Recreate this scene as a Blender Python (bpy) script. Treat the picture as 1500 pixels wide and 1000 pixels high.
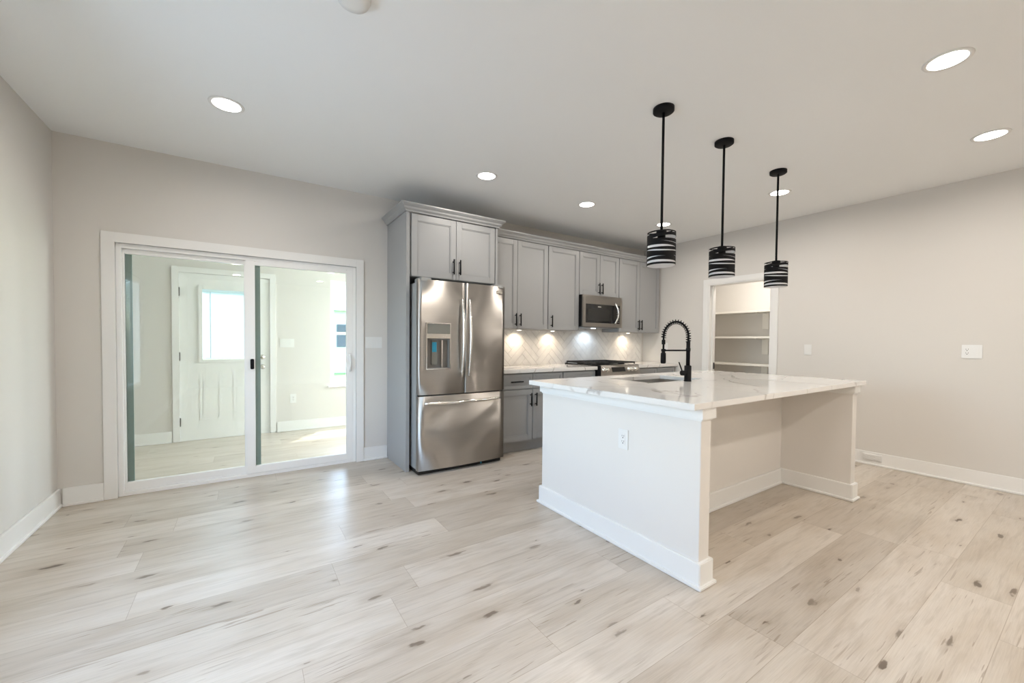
import bpy, bmesh, math, random
from mathutils import Vector, Matrix
random.seed(7)
S = bpy.context.scene
C = S.collection
for _o in list(bpy.data.objects):
    bpy.data.objects.remove(_o)

# ------------------------------------------------------------------ camera
H = 2.674                      # ceiling height
XR = 6.422                     # right wall
F = 590.55
cam_d = bpy.data.cameras.new('camera'); cam = bpy.data.objects.new('camera', cam_d); C.objects.link(cam)
cam_d.sensor_width = 36; cam_d.lens = 36*F/1500; cam_d.shift_y = 13.41/1500; cam_d.clip_start = .02
yaw, pitch, roll = .5872, .0233, .0089
r0 = Vector((math.cos(yaw), -math.sin(yaw), 0)); f0 = Vector((math.sin(yaw), math.cos(yaw), 0)); u0 = Vector((0, 0, 1))
FW = f0*math.cos(pitch)-u0*math.sin(pitch); u1 = u0*math.cos(pitch)+f0*math.sin(pitch)
RT = r0*math.cos(roll)+u1*math.sin(roll); UP = u1*math.cos(roll)-r0*math.sin(roll)
m = Matrix((RT, UP, -FW)).transposed().to_4x4(); m.translation = Vector((1.1208, -4.1986, 1.22))
cam.matrix_world = m
S.camera = cam

# ------------------------------------------------------------------ sky, sun, daylight
W = bpy.data.worlds.new('world'); S.world = W; W.use_nodes = True
bg = W.node_tree.nodes['Background']
sky = W.node_tree.nodes.new('ShaderNodeTexSky'); sky.sky_type = 'NISHITA'; sky.sun_disc = False
sky.sun_elevation = math.radians(62); sky.sun_rotation = math.radians(40); sky.air_density = 1; sky.dust_density = 2
W.node_tree.links.new(sky.outputs[0], bg.inputs[0]); bg.inputs[1].default_value = 1.7

def lamp(name, kind, loc, direction, energy, color, size=None, parent=None, spot=None):
    d = bpy.data.lights.new(name, kind); d.energy = energy; d.color = color
    if kind == 'AREA':
        if isinstance(size, tuple): d.shape = 'RECTANGLE'; d.size, d.size_y = size
        else: d.shape = 'DISK'; d.size = size
    if kind == 'SPOT':
        d.spot_size = spot; d.spot_blend = .8; d.shadow_soft_size = size
    o = bpy.data.objects.new(name, d); C.objects.link(o)
    o.location = loc; o.rotation_euler = Vector(direction).to_track_quat('-Z', 'Y').to_euler()
    if parent:
        o.location = Vector(loc)-parent.location; o.parent = parent
    return o

sun = lamp('sun', 'SUN', (6, 8, 10), (-.64*.46, -.77*.46, -.887), 8.0, (1, .96, .9))
sun.data.angle = math.radians(.6)
DAY = (.64, .785, 1.0)
# daylight through the out-of-frame left window; an added fill lamp brightens the sunroom
lamp('daylight_left_window', 'AREA', (-.50, -2.20, 1.40), (1, 0, -.58), 72, DAY, (1.9, 1.9))
lamp('sunroom_fill_lamp', 'AREA', (4.45, 1.0, 1.45), (-1, 0, -.3), 128, (.97, .98, 1), (1.4, 1.7))
WARM = (1.0, .92, .83)
E_CEIL = 6.6
E_REAR_FILL = 13.5
E_PANTRY = 13.0
E_PUCK = 1.3

S.view_settings.view_transform = 'Standard'; S.view_settings.look = 'None'
S.view_settings.exposure = 0.37; S.view_settings.gamma = 1.0
S.cycles.use_denoising = True
S.cycles.diffuse_bounces = 7; S.cycles.glossy_bounces = 5; S.cycles.transparent_max_bounces = 16; S.cycles.max_bounces = 12
S.cycles.sample_clamp_indirect = 6.0
S.cycles.caustics_reflective = False; S.cycles.caustics_refractive = False

# ------------------------------------------------------------------ materials
def nodes(name):
    m = bpy.data.materials.new(name); m.use_nodes = True
    nt = m.node_tree; return m, nt, nt.nodes['Principled BSDF']
def setin(b, **k):
    for n, v in k.items():
        n = n.replace('_', ' ')
        if n in b.inputs: b.inputs[n].default_value = v
def bump_noise(nt, b, scale, strength, dist=.002, detail=3, vec=None):
    tc = nt.nodes.new('ShaderNodeTexCoord'); n = nt.nodes.new('ShaderNodeTexNoise'); bp = nt.nodes.new('ShaderNodeBump')
    n.inputs['Scale'].default_value = scale; n.inputs['Detail'].default_value = detail
    nt.links.new(tc.outputs['Object'], n.inputs['Vector'])
    bp.inputs['Strength'].default_value = strength; bp.inputs['Distance'].default_value = dist
    nt.links.new(n.outputs['Fac'], bp.inputs['Height']); nt.links.new(bp.outputs[0], b.inputs['Normal'])
    return n
def paint(name, col, rough=.5, bump=.05, scale=180, spec=.4):
    m, nt, b = nodes(name); setin(b, Base_Color=(*col, 1), Roughness=rough, Specular_IOR_Level=spec)
    n = bump_noise(nt, b, scale, bump, .001)
    return m
def metal(name, col, rough, aniso=0.):
    m, nt, b = nodes(name); setin(b, Base_Color=(*col, 1), Metallic=1., Roughness=rough, Anisotropic=aniso)
    return m
M = {}
M['wall'] = paint('wall paint', (.665, .645, .615), .55, .06, 150)
M['ceiling'] = paint('ceiling paint', (.85, .868, .878), .7, .06, 120)
M['trim'] = paint('white trim paint', (.80, .80, .79), .3, .02, 60)
M['island'] = paint('island paint', (.735, .71, .68), .4, .03, 90)
M['vinyl'] = paint('white vinyl', (.86, .865, .86), .3, .01, 50)
M['plate'] = paint('white plastic', (.76, .76, .75), .3, .01, 50)
M['slot'] = paint('dark slot', (.04, .04, .04), .5)
M['cab'] = paint('grey cabinet lacquer', (.335, .342, .348), .33, .015, 70)
M['black'] = paint('matte black metal', (.007, .007, .008), .6, .02, 90, .15)
M['blackgloss'] = paint('black glass', (.008, .008, .009), .08, .0, 50, .5)
M['iron'] = paint('cast iron', (.015, .015, .016), .5, .2, 300)
M['whiteinner'] = paint('white shade lining', (.85, .86, .88), .45)
M['stileshade'] = paint('grey green weather strip', (.20, .27, .255), .35)
M['doorpaint'] = paint('white door paint', (.84, .85, .84), .35, .02, 60)
M['hinge'] = metal('dark hinge metal', (.12, .12, .12), .4)
M['nickel'] = metal('satin nickel', (.72, .70, .66), .25)
M['knob'] = metal('bright knob metal', (.85, .84, .80), .22)
M['steelside'] = paint('grey appliance side', (.33, .34, .34), .4)
M['blue'] = paint('blue film', (.03, .30, .45), .4)
M['dispenser'] = paint('dispenser grey', (.26, .25, .235), .35)
M['panelgrey'] = paint('dispenser panel', (.22, .215, .19), .2)
M['shelf'] = paint('white shelf paint', (.84, .82, .77), .4)
M['grout'] = paint('light grout', (.36, .35, .34), .8)
M['rubber'] = paint('black plastic', (.01, .01, .01), .5)
M['lawn'] = paint('lawn', (.16, .28, .08), .9, .4, 20)
M['siding'] = paint('pale siding', (.62, .70, .74), .6)
M['shingle'] = paint('roof shingle', (.30, .33, .35), .8)
M['darkglass'] = paint('house window glass', (.05, .075, .11), .1)
M['leaf'] = paint('foliage', (.06, .14, .05), .8)
M['bark'] = paint('bark', (.12, .08, .05), .9)
M['brick'] = paint('facade', (.5, .5, .5), .8)

def steel(name, col, rough):
    m, nt, b = nodes(name); setin(b, Metallic=1., Roughness=rough, Anisotropic=1., Anisotropic_Rotation=.25)
    tg = nt.nodes.new('ShaderNodeTangent'); tg.direction_type = 'RADIAL'; tg.axis = 'Z'
    nt.links.new(tg.outputs[0], b.inputs['Tangent'])
    tc = nt.nodes.new('ShaderNodeTexCoord'); mp = nt.nodes.new('ShaderNodeMapping'); n = nt.nodes.new('ShaderNodeTexNoise')
    mp.inputs['Scale'].default_value = (1.5, 1.5, 260); n.inputs['Scale'].default_value = 3; n.inputs['Detail'].default_value = 4
    nt.links.new(tc.outputs['Object'], mp.inputs[0]); nt.links.new(mp.outputs[0], n.inputs['Vector'])
    cr = nt.nodes.new('ShaderNodeValToRGB'); cr.color_ramp.elements[0].color = (*[c*.90 for c in col], 1); cr.color_ramp.elements[1].color = (*[min(1, c*1.08) for c in col], 1)
    nt.links.new(n.outputs['Fac'], cr.inputs[0]); nt.links.new(cr.outputs[0], b.inputs['Base Color'])
    return m
M['steel'] = steel('brushed stainless', (.50, .472, .44), .46)
M['steelbright'] = steel('polished stainless', (.80, .78, .75), .16)
M['sink'] = steel('sink stainless', (.55, .54, .52), .3)

def glass(name, tint=(.96, .98, .97), refl=1.0):
    m = bpy.data.materials.new(name); m.use_nodes = True; nt = m.node_tree; nt.nodes.clear()
    o = nt.nodes.new('ShaderNodeOutputMaterial'); mx = nt.nodes.new('ShaderNodeMixShader')
    t = nt.nodes.new('ShaderNodeBsdfTransparent'); g = nt.nodes.new('ShaderNodeBsdfGlossy'); fr = nt.nodes.new('ShaderNodeFresnel')
    t.inputs[0].default_value = (*tint, 1); g.inputs['Roughness'].default_value = .0; geo = nt.nodes.new('ShaderNodeNewGeometry'); ml = nt.nodes.new('ShaderNodeMath'); ml.operation = 'MULTIPLY_ADD'; ml.inputs[1].default_value = 1/1.45-1.45; ml.inputs[2].default_value = 1.45
    nt.links.new(geo.outputs['Backfacing'], ml.inputs[0]); nt.links.new(ml.outputs[0], fr.inputs[0])
    g.inputs[0].default_value = (refl, refl, refl, 1)
    nt.links.new(fr.outputs[0], mx.inputs[0]); nt.links.new(t.outputs[0], mx.inputs[1]); nt.links.new(g.outputs[0], mx.inputs[2])
    nt.links.new(mx.outputs[0], o.inputs[0]); return m
M['glass'] = glass('clear glass'); M['glassgreen'] = glass('greenish pane', (.955, .975, .965))

def emit(name, col, s):
    m = bpy.data.materials.new(name); m.use_nodes = True; nt = m.node_tree; nt.nodes.clear()
    o = nt.nodes.new('ShaderNodeOutputMaterial'); e = nt.nodes.new('ShaderNodeEmission')
    e.inputs[0].default_value = (*col, 1); e.inputs[1].default_value = s; nt.links.new(e.outputs[0], o.inputs[0]); return m
M['lampglow'] = emit('lit diffuser', (1, .97, .92), 9)
M['puckglow'] = emit('lit puck', (1, .9, .75), 12)
M['coolglow'] = emit('lit hood lamp', (.85, .93, 1), 12)

# blind between panes: thin bright slats, translucent to the daylight behind
m, nt, b = nodes('white mini blind'); setin(b, Base_Color=(.86, .90, .93, 1), Roughness=.5, Transmission_Weight=0.)
tr = nt.nodes.new('ShaderNodeBsdfTranslucent'); tr.inputs[0].default_value = (.88, .93, .97, 1)
mx = nt.nodes.new('ShaderNodeMixShader'); mx.inputs[0].default_value = .32
nt.links.new(b.outputs[0], mx.inputs[1]); nt.links.new(tr.outputs[0], mx.inputs[2]); nt.links.new(mx.outputs[0], nt.nodes['Material Output'].inputs[0])
M['blind'] = m

def mathn(nt, op, a, b=None, c=None):
    n = nt.nodes.new('ShaderNodeMath'); n.operation = op
    for i, v in enumerate((a, b, c)):
        if v is None: continue
        if isinstance(v, (int, float)): n.inputs[i].default_value = v
        else: nt.links.new(v, n.inputs[i])
    return n.outputs[0]
def floor_material():
    m, nt, b = nodes('oak vinyl planks'); L = nt.links
    PW, PL = .2335, 1.52
    tc = nt.nodes.new('ShaderNodeTexCoord'); sp = nt.nodes.new('ShaderNodeSeparateXYZ'); L.new(tc.outputs['Object'], sp.inputs[0])
    X, Y = sp.outputs[0], sp.outputs[1]
    yr = mathn(nt, 'DIVIDE', mathn(nt, 'ADD', Y, 3.02), PW); row = mathn(nt, 'FLOOR', yr); fy = mathn(nt, 'FRACT', yr)
    wn = nt.nodes.new('ShaderNodeTexWhiteNoise'); wn.noise_dimensions = '1D'; L.new(row, wn.inputs['W'])
    off = mathn(nt, 'MULTIPLY', wn.outputs['Value'], PL)
    xr = mathn(nt, 'DIVIDE', mathn(nt, 'ADD', X, off), PL); col = mathn(nt, 'FLOOR', xr); fx = mathn(nt, 'FRACT', xr)
    cb = nt.nodes.new('ShaderNodeCombineXYZ'); L.new(row, cb.inputs[0]); L.new(col, cb.inputs[1])
    pid = nt.nodes.new('ShaderNodeTexWhiteNoise'); pid.noise_dimensions = '3D'; L.new(cb.outputs[0], pid.inputs['Vector'])
    P = pid.outputs['Value']
    # plank-local coordinates, shifted per plank
    sc = nt.nodes.new('ShaderNodeVectorMath'); sc.operation = 'SCALE'; L.new(pid.outputs['Color'], sc.inputs[0]); sc.inputs['Scale'].default_value = 37
    ad = nt.nodes.new('ShaderNodeVectorMath'); ad.operation = 'ADD'; L.new(tc.outputs['Object'], ad.inputs[0]); L.new(sc.outputs[0], ad.inputs[1])
    V = ad.outputs[0]
    def stretched(sx, sy, scale, detail=4, rough=.55, dist=0.):
        mp = nt.nodes.new('ShaderNodeMapping'); mp.inputs['Scale'].default_value = (sx, sy, 1); L.new(V, mp.inputs[0])
        n = nt.nodes.new('ShaderNodeTexNoise'); n.inputs['Scale'].default_value = scale; n.inputs['Detail'].default_value = detail
        n.inputs['Roughness'].default_value = rough; n.inputs['Distortion'].default_value = dist
        L.new(mp.outputs[0], n.inputs['Vector']); return n.outputs['Fac']
    def ramp(fac, stops):
        r = nt.nodes.new('ShaderNodeValToRGB'); e = r.color_ramp.elements
        while len(e) < len(stops): e.new(.5)
        for el, (p, c) in zip(e, stops): el.position = p; el.color = (*c, 1) if len(c) == 3 else c
        L.new(fac, r.inputs[0]); return r.outputs[0]
    def mixc(kind, fac, a, bb):
        n = nt.nodes.new('ShaderNodeMix'); n.data_type = 'RGBA'; n.blend_type = kind
        for inp, v in ((n.inputs[0], fac), (n.inputs[6], a), (n.inputs[7], bb)):
            if isinstance(v, (int, float)): inp.default_value = v
            elif isinstance(v, tuple): inp.default_value = v
            else: L.new(v, inp)
        return n.outputs[2]
    tone = ramp(P, [(0., (.50, .445, .385)), (.3, (.54, .485, .42)), (.65, (.59, .535, .475)), (1., (.63, .58, .52))])
    g1 = ramp(stretched(1.0, 11, 3.2, 5, .6, .35), [(.25, (.80, .78, .75)), (.5, (1, 1, 1)), (.75, (1.0, .985, .96))])
    g2 = ramp(stretched(1.4, 60, 5, 3, .5), [(.3, (.90, .89, .87)), (.6, (1, 1, 1))])
    g3 = ramp(stretched(.9, 3.2, 2.2, 2, .5, .6), [(.3, (.86, .83, .79)), (.62, (1, 1, 1))])
    c = mixc('MULTIPLY', 1., tone, g1); c = mixc('MULTIPLY', 1., c, g2); c = mixc('MULTIPLY', 1., c, g3)
    # knots: elongated voronoi cells, most of them empty
    mp = nt.nodes.new('ShaderNodeMapping'); mp.inputs['Scale'].default_value = (2.2, 7.0, 1); L.new(V, mp.inputs[0])
    dn = nt.nodes.new('ShaderNodeTexNoise'); dn.inputs['Scale'].default_value = 5; dn.inputs['Detail'].default_value = 3; L.new(mp.outputs[0], dn.inputs['Vector'])
    da = nt.nodes.new('ShaderNodeVectorMath'); da.operation = 'SCALE'; L.new(dn.outputs['Color'], da.inputs[0]); da.inputs['Scale'].default_value = .30
    db = nt.nodes.new('ShaderNodeVectorMath'); db.operation = 'ADD'; L.new(mp.outputs[0], db.inputs[0]); L.new(da.outputs[0], db.inputs[1])
    vo = nt.nodes.new('ShaderNodeTexVoronoi'); vo.voronoi_dimensions = '2D'; vo.inputs['Scale'].default_value = 1.0; L.new(db.outputs[0], vo.inputs['Vector'])
    vs = nt.nodes.new('ShaderNodeSeparateColor'); L.new(vo.outputs['Color'], vs.inputs[0])
    has = mathn(nt, 'GREATER_THAN', vs.outputs[0], .46)
    size = mathn(nt, 'MULTIPLY_ADD', vs.outputs[1], .085, .025)
    rel = mathn(nt, 'DIVIDE', vo.outputs['Distance'], size)
    kn = nt.nodes.new('ShaderNodeMapRange'); kn.interpolation_type = 'SMOOTHSTEP'; L.new(rel, kn.inputs[0])
    for i, v in ((1, .55), (2, 1.10), (3, 1.), (4, 0.)): kn.inputs[i].default_value = v
    knm = mathn(nt, 'MULTIPLY', mathn(nt, 'MULTIPLY', kn.outputs[0], has), mathn(nt, 'MULTIPLY_ADD', vs.outputs[2], .45, .5))
    c = mixc('MIX', knm, c, (.12, .085, .058, 1))
    # halo of darker grain round knots, and dark splits along the grain
    hl = nt.nodes.new('ShaderNodeMapRange'); hl.interpolation_type = 'SMOOTHSTEP'; L.new(rel, hl.inputs[0])
    for i, v in ((1, .8), (2, 3.4), (3, .30), (4, 0.)): hl.inputs[i].default_value = v
    c = mixc('MULTIPLY', mathn(nt, 'MULTIPLY', hl.outputs[0], has), c, (.62, .55, .47, 1))
    crk = ramp(stretched(.9, 17, 4.4, 2, .5, .5), [(.0, (0, 0, 0)), (.635, (0, 0, 0)), (.665, (1, 1, 1)), (1., (1, 1, 1))])
    crs = ramp(stretched(.55, 1.4, 2.4, 2, .5), [(.0, (0, 0, 0)), (.50, (0, 0, 0)), (.58, (1, 1, 1)), (1., (1, 1, 1))])
    ck = mathn(nt, 'MULTIPLY', mathn(nt, 'MULTIPLY', crk, crs), .55)
    c = mixc('MIX', ck, c, (.22, .16, .11, 1))
    # joints
    ey = mathn(nt, 'MINIMUM', fy, mathn(nt, 'SUBTRACT', 1., fy)); ex = mathn(nt, 'MINIMUM', fx, mathn(nt, 'SUBTRACT', 1., fx))
    jy = mathn(nt, 'LESS_THAN', mathn(nt, 'MULTIPLY', ey, PW), .0011); jx = mathn(nt, 'LESS_THAN', mathn(nt, 'MULTIPLY', ex, PL), .0011)
    j = mathn(nt, 'MAXIMUM', jx, jy)
    c = mixc('MULTIPLY', mathn(nt, 'MULTIPLY', j, .55), c, (.45, .38, .30, 1))
    L.new(c, b.inputs['Base Color'])
    setin(b, Roughness=.31, Specular_IOR_Level=.6)
    bp = nt.nodes.new('ShaderNodeBump'); bp.inputs['Strength'].default_value = .06; bp.inputs['Distance'].default_value = .002
    L.new(stretched(1.2, 40, 5, 3), bp.inputs['Height']); L.new(bp.outputs[0], b.inputs['Normal'])
    return m
M['floor'] = floor_material()

def quartz():
    m, nt, b = nodes('white veined quartz'); L = nt.links
    tc = nt.nodes.new('ShaderNodeTexCoord')
    n = nt.nodes.new('ShaderNodeTexNoise'); n.inputs['Scale'].default_value = 1.7; n.inputs['Detail'].default_value = 5; L.new(tc.outputs['Object'], n.inputs['Vector'])
    s = nt.nodes.new('ShaderNodeVectorMath'); s.operation = 'SCALE'; s.inputs['Scale'].default_value = .55; L.new(n.outputs['Color'], s.inputs[0])
    a = nt.nodes.new('ShaderNodeVectorMath'); a.operation = 'ADD'; L.new(tc.outputs['Object'], a.inputs[0]); L.new(s.outputs[0], a.inputs[1])
    v = nt.nodes.new('ShaderNodeTexVoronoi'); v.feature = 'DISTANCE_TO_EDGE'; v.inputs['Scale'].default_value = 2.1; L.new(a.outputs[0], v.inputs['Vector'])
    r = nt.nodes.new('ShaderNodeValToRGB'); e = r.color_ramp.elements
    e[0].position = 0; e[0].color = (1, 1, 1, 1); e[1].position = .022; e[1].color = (0, 0, 0, 1); L.new(v.outputs['Distance'], r.inputs[0])
    n2 = nt.nodes.new('ShaderNodeTexNoise'); n2.inputs['Scale'].default_value = 2.3; n2.inputs['Detail'].default_value = 2; L.new(tc.outputs['Object'], n2.inputs['Vector'])
    r2 = nt.nodes.new('ShaderNodeValToRGB'); r2.color_ramp.elements[0].position = .40; r2.color_ramp.elements[1].position = .56; L.new(n2.outputs['Fac'], r2.inputs[0])
    f = mathn(nt, 'MULTIPLY', mathn(nt, 'MULTIPLY', r.outputs[0], r2.outputs[0]), .9)
    mx = nt.nodes.new('ShaderNodeMix'); mx.data_type = 'RGBA'; L.new(f, mx.inputs[0])
    mx.inputs[6].default_value = (.76, .75, .735, 1); mx.inputs[7].default_value = (.38, .35, .33, 1)
    L.new(mx.outputs[2], b.inputs['Base Color']); setin(b, Roughness=.07, Specular_IOR_Level=.55)
    return m
M['quartz'] = quartz()
m, nt, b = nodes('glazed marble tile'); setin(b, Roughness=.16, Specular_IOR_Level=.5)
tc = nt.nodes.new('ShaderNodeTexCoord'); n = nt.nodes.new('ShaderNodeTexNoise'); n.inputs['Scale'].default_value = 6; n.inputs['Detail'].default_value = 6
nt.links.new(tc.outputs['Object'], n.inputs['Vector']); cr = nt.nodes.new('ShaderNodeValToRGB')
cr.color_ramp.elements[0].position = .3; cr.color_ramp.elements[0].color = (.70, .69, .68, 1); cr.color_ramp.elements[1].position = .6; cr.color_ramp.elements[1].color = (.83, .82, .80, 1)
nt.links.new(n.outputs['Fac'], cr.inputs[0]); nt.links.new(cr.outputs[0], b.inputs['Base Color'])
M['tile'] = m

# ------------------------------------------------------------------ mesh helpers (world coordinates; build() makes them local)
class MB:
    def __init__(s): s.bm = bmesh.new()
    def box(s, x0, x1, y0, y1, z0, z1, mi=0):
        v = [s.bm.verts.new((x, y, z)) for x in (x0, x1) for y in (y0, y1) for z in (z0, z1)]
        for q in ((0, 1, 3, 2), (4, 6, 7, 5), (0, 4, 5, 1), (2, 3, 7, 6), (0, 2, 6, 4), (1, 5, 7, 3)):
            s.bm.faces.new([v[i] for i in q]).material_index = mi
        return s
    def prism(s, pts, ax, a0, a1, mi=0):
        """polygon pts (2D, in the two axes other than ax, in xyz order) extruded from a0 to a1 along ax"""
        def P(p, a):
            c = list(p); c.insert(ax, a); return c
        n = len(pts); A = [s.bm.verts.new(P(p, a0)) for p in pts]; B = [s.bm.verts.new(P(p, a1)) for p in pts]
        s.bm.faces.new(A).material_index = mi; s.bm.faces.new(B[::-1]).material_index = mi
        for i in range(n): s.bm.faces.new((A[i], A[(i+1) % n], B[(i+1) % n], B[i])).material_index = mi
        return s
    def tube(s, path, r, seg=12, cap=True, mi=0):
        pts = [Vector(p) for p in path]; rings = []; n = None
        for i, p in enumerate(pts):
            t = (pts[min(i+1, len(pts)-1)]-pts[max(i-1, 0)]).normalized()
            if n is None: n = t.orthogonal().normalized()
            n = (n-t*n.dot(t)).normalized(); bn = t.cross(n)
            rr = r[i] if isinstance(r, (list, tuple)) else r
            rings.append([s.bm.verts.new(p+(n*math.cos(k*2*math.pi/seg)+bn*math.sin(k*2*math.pi/seg))*rr) for k in range(seg)])
        for a, b in zip(rings, rings[1:]):
            for k in range(seg):
                f = s.bm.faces.new((a[k], a[(k+1) % seg], b[(k+1) % seg], b[k])); f.smooth = True; f.material_index = mi
        if cap:
            s.bm.faces.new(rings[0][::-1]).material_index = mi; s.bm.faces.new(rings[-1]).material_index = mi
        return s
    def cyl(s, p0, p1, r, seg=20, mi=0): return s.tube([p0, p1], r, seg, True, mi)
    def lathe(s, prof, c, axis=2, seg=40, mi=0):
        """prof: (radius, height) pairs round an axis through c"""
        rings = []
        for r, h in prof:
            ring = []
            for k in range(seg):
                a = k*2*math.pi/seg; q = [r*math.cos(a), r*math.sin(a)]; q.insert(axis, h)
                ring.append(s.bm.verts.new((c[0]+q[0], c[1]+q[1], c[2]+q[2])))
            rings.append(ring)
        for a, b in zip(rings, rings[1:]):
            for k in range(seg):
                f = s.bm.faces.new((a[k], a[(k+1) % seg], b[(k+1) % seg], b[k])); f.smooth = True; f.material_index = mi
        if prof[0][0] > 1e-6: s.bm.faces.new(rings[0][::-1]).material_index = mi
        if prof[-1][0] > 1e-6: s.bm.faces.new(rings[-1]).material_index = mi
        return s
    def build(s, name, mat, parent=None, bevel=0., base=None, smooth=False):
        bm = s.bm
        bmesh.ops.remove_doubles(bm, verts=bm.verts, dist=1e-6) if smooth else None
        bmesh.ops.recalc_face_normals(bm, faces=bm.faces)
        if bevel:
            bmesh.ops.bevel(bm, geom=[e for e in bm.edges if len(e.link_faces) == 2 and e.calc_face_angle() > .5], offset=bevel, segments=2, affect='EDGES', clamp_overlap=True)
        if parent is not None:
            off = world_loc(parent)
        elif base is not None: off = Vector(base)
        else:
            lo = [min(v.co[i] for v in bm.verts) for i in range(3)]; hi = [max(v.co[i] for v in bm.verts) for i in range(3)]
            off = Vector(((lo[0]+hi[0])/2, (lo[1]+hi[1])/2, lo[2]))
        bmesh.ops.translate(bm, vec=-off, verts=bm.verts)
        me = bpy.data.meshes.new(name); bm.to_mesh(me); bm.free()
        for mm in (mat if isinstance(mat, (list, tuple)) else [mat]): me.materials.append(M[mm])
        o = bpy.data.objects.new(name, me); C.objects.link(o)
        if parent is not None: o.parent = parent
        else: o.location = off
        return o
def world_loc(o):
    v = Vector(o.location)
    while o.parent: o = o.parent; v += o.location
    return v
def tag(o, label=None, cat=None, group=None, kind=None):
    if label: o['label'] = label
    if cat: o['category'] = cat
    if group: o['group'] = group
    if kind: o['kind'] = kind
    return o
def thing(name, label, cat, loc, group=None, kind=None):
    o = bpy.data.objects.new(name, None); C.objects.link(o); o.location = loc; o.empty_display_size = .1
    return tag(o, label, cat, group, kind)
def struct(name, mb, mat, bevel=0., label=None, cat=None):
    o = mb.build(name, mat, None, bevel, base=(0, 0, 0)); tag(o, label, cat, None, 'structure'); return o
def copy_thing(root, loc, label):
    r = root.copy(); C.objects.link(r); r.location = loc; r['label'] = label
    for ch in root.children:
        c = ch.copy(); C.objects.link(c); c.parent = r
        for g in ch.children:
            d = g.copy(); C.objects.link(d); d.parent = c
    return r
def frame_boxes(mb, x0, x1, z0, z1, y0, y1, w, wt=None, wb=None, bottom=True):
    wt = w if wt is None else wt; wb = w if wb is None else wb
    mb.box(x0, x0+w, y0, y1, z0, z1); mb.box(x1-w, x1, y0, y1, z0, z1)
    mb.box(x0+w, x1-w, y0, y1, z1-wt, z1)
    if bottom: mb.box(x0+w, x1-w, y0, y1, z0, z0+wb)
    return mb

# ------------------------------------------------------------------ the room
YB = -8.1                      # rear wall, behind the camera
WT = .13
struct('floor', MB().box(-.9, 8.3, YB-.15, 2.05, -.12, 0), 'floor', label='light oak plank floor with dark knots', cat='floor')
struct('ceiling', MB().box(-.9, 8.3, YB-.15, 2.05, H, H+.12), 'ceiling', label='flat white ceiling with recessed lights', cat='ceiling')
# back wall with the sliding door opening
SX0, SX1, SZ = .316, 2.052, 1.945
w = MB().box(-.9, SX0, 0, WT, 0, H).box(SX1, 6.42+WT, 0, WT, 0, H).box(SX0, SX1, 0, WT, SZ, H)
struct('wall_back', w, 'wall', label='cream back wall around the sliding glass door', cat='wall')
# left wall with a window just outside the frame
LY0, LY1, LZA, LZB = -2.95, -1.45, .58, 2.0
w = MB().box(-WT, 0, LY1, 0, 0, H).box(-WT, 0, YB, LY0, 0, H).box(-WT, 0, LY0, LY1, 0, LZA).box(-WT, 0, LY0, LY1, LZB, H)
struct('wall_left', w, 'wall', label='pale cream wall at the left edge', cat='wall')
# right wall with the pantry opening
PY0, PY1, PZ = -1.875, -1.085, 2.015
w = MB().box(XR, XR+WT, PY1, 0, 0, H).box(XR, XR+WT, YB, PY0, 0, H).box(XR, XR+WT, PY0, PY1, PZ, H)
struct('wall_right', w, 'wall', label='beige wall with the pantry opening', cat='wall')
w = MB().box(-WT, XR+WT, YB-WT, YB, 0, H)
struct('wall_rear', w, 'wall', label='cream wall behind the viewer', cat='wall')
def window(name, mb, gl, label):
    t = thing(name, label, 'window', (0, 0, 0), None, 'structure')
    mb.build('window_frame', 'vinyl', t); gl.build('glass_pane', 'glass', t); return t
mb = MB()
for y0, y1 in ((LY0, LY0+.06), (LY1-.06, LY1)): mb.box(-.08, -.03, y0, y1, LZA, LZB)
mb.box(-.08, -.03, LY0+.06, LY1-.06, LZA, LZA+.06).box(-.08, -.03, LY0+.06, LY1-.06, LZB-.06, LZB)
window('window_2', mb, MB().box(-.058, -.053, LY0+.06, LY1-.06, LZA+.06, LZB-.06), 'window in the left wall beside the viewer')
# baseboards with a shoe moulding at the foot
def base_x(mb, x0, x1, y, s, h=.132):     # wall plane y, projecting in direction s
    a, b_ = (y, y+s*.016); c = y+s*.028
    mb.box(x0, x1, min(a, b_), max(a, b_), 0, h); mb.box(x0, x1, min(a, c), max(a, c), 0, .018)
def base_y(mb, y0, y1, x, s, h=.132):
    a, b_ = (x, x+s*.016); c = x+s*.028
    mb.box(min(a, b_), max(a, b_), y0, y1, 0, h); mb.box(min(a, c), max(a, c), y0, y1, 0, .018)
mb = MB(); base_y(mb, YB, 0, 0, 1); struct('baseboard_left', mb, 'trim', .003, 'white baseboard along the left wall', 'baseboard')
mb = MB(); base_x(mb, .028, .243, 0, -1); base_x(mb, 2.121, 2.357, 0, -1); struct('baseboard_back', mb, 'trim', .003, 'white baseboard beside the sliding door', 'baseboard')
mb = MB(); base_y(mb, YB, -1.955, XR, -1); struct('baseboard_right', mb, 'trim', .003, 'white baseboard along the right wall', 'baseboard')
mb = MB(); base_x(mb, .03, XR-.03, YB, 1); struct('baseboard_rear', mb, 'trim', .003, 'white baseboard behind the viewer', 'baseboard')

# casing round the sliding door
mb = MB(); yy = (-.018, 0)
mb.box(.243, .318, *yy, 0, 2.012).box(2.05, 2.121, *yy, 0, 2.012).box(.318, 2.05, *yy, 1.938, 2.012)
mb.box(.310, .318, -.012, .10, 0, 1.945).box(2.05, 2.058, -.012, .10, 0, 1.945).box(.31, 2.058, -.012, .10, 1.94, 1.948)
struct('trim_1', mb, 'trim', .002, 'white casing round the sliding glass door', 'trim')
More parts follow.
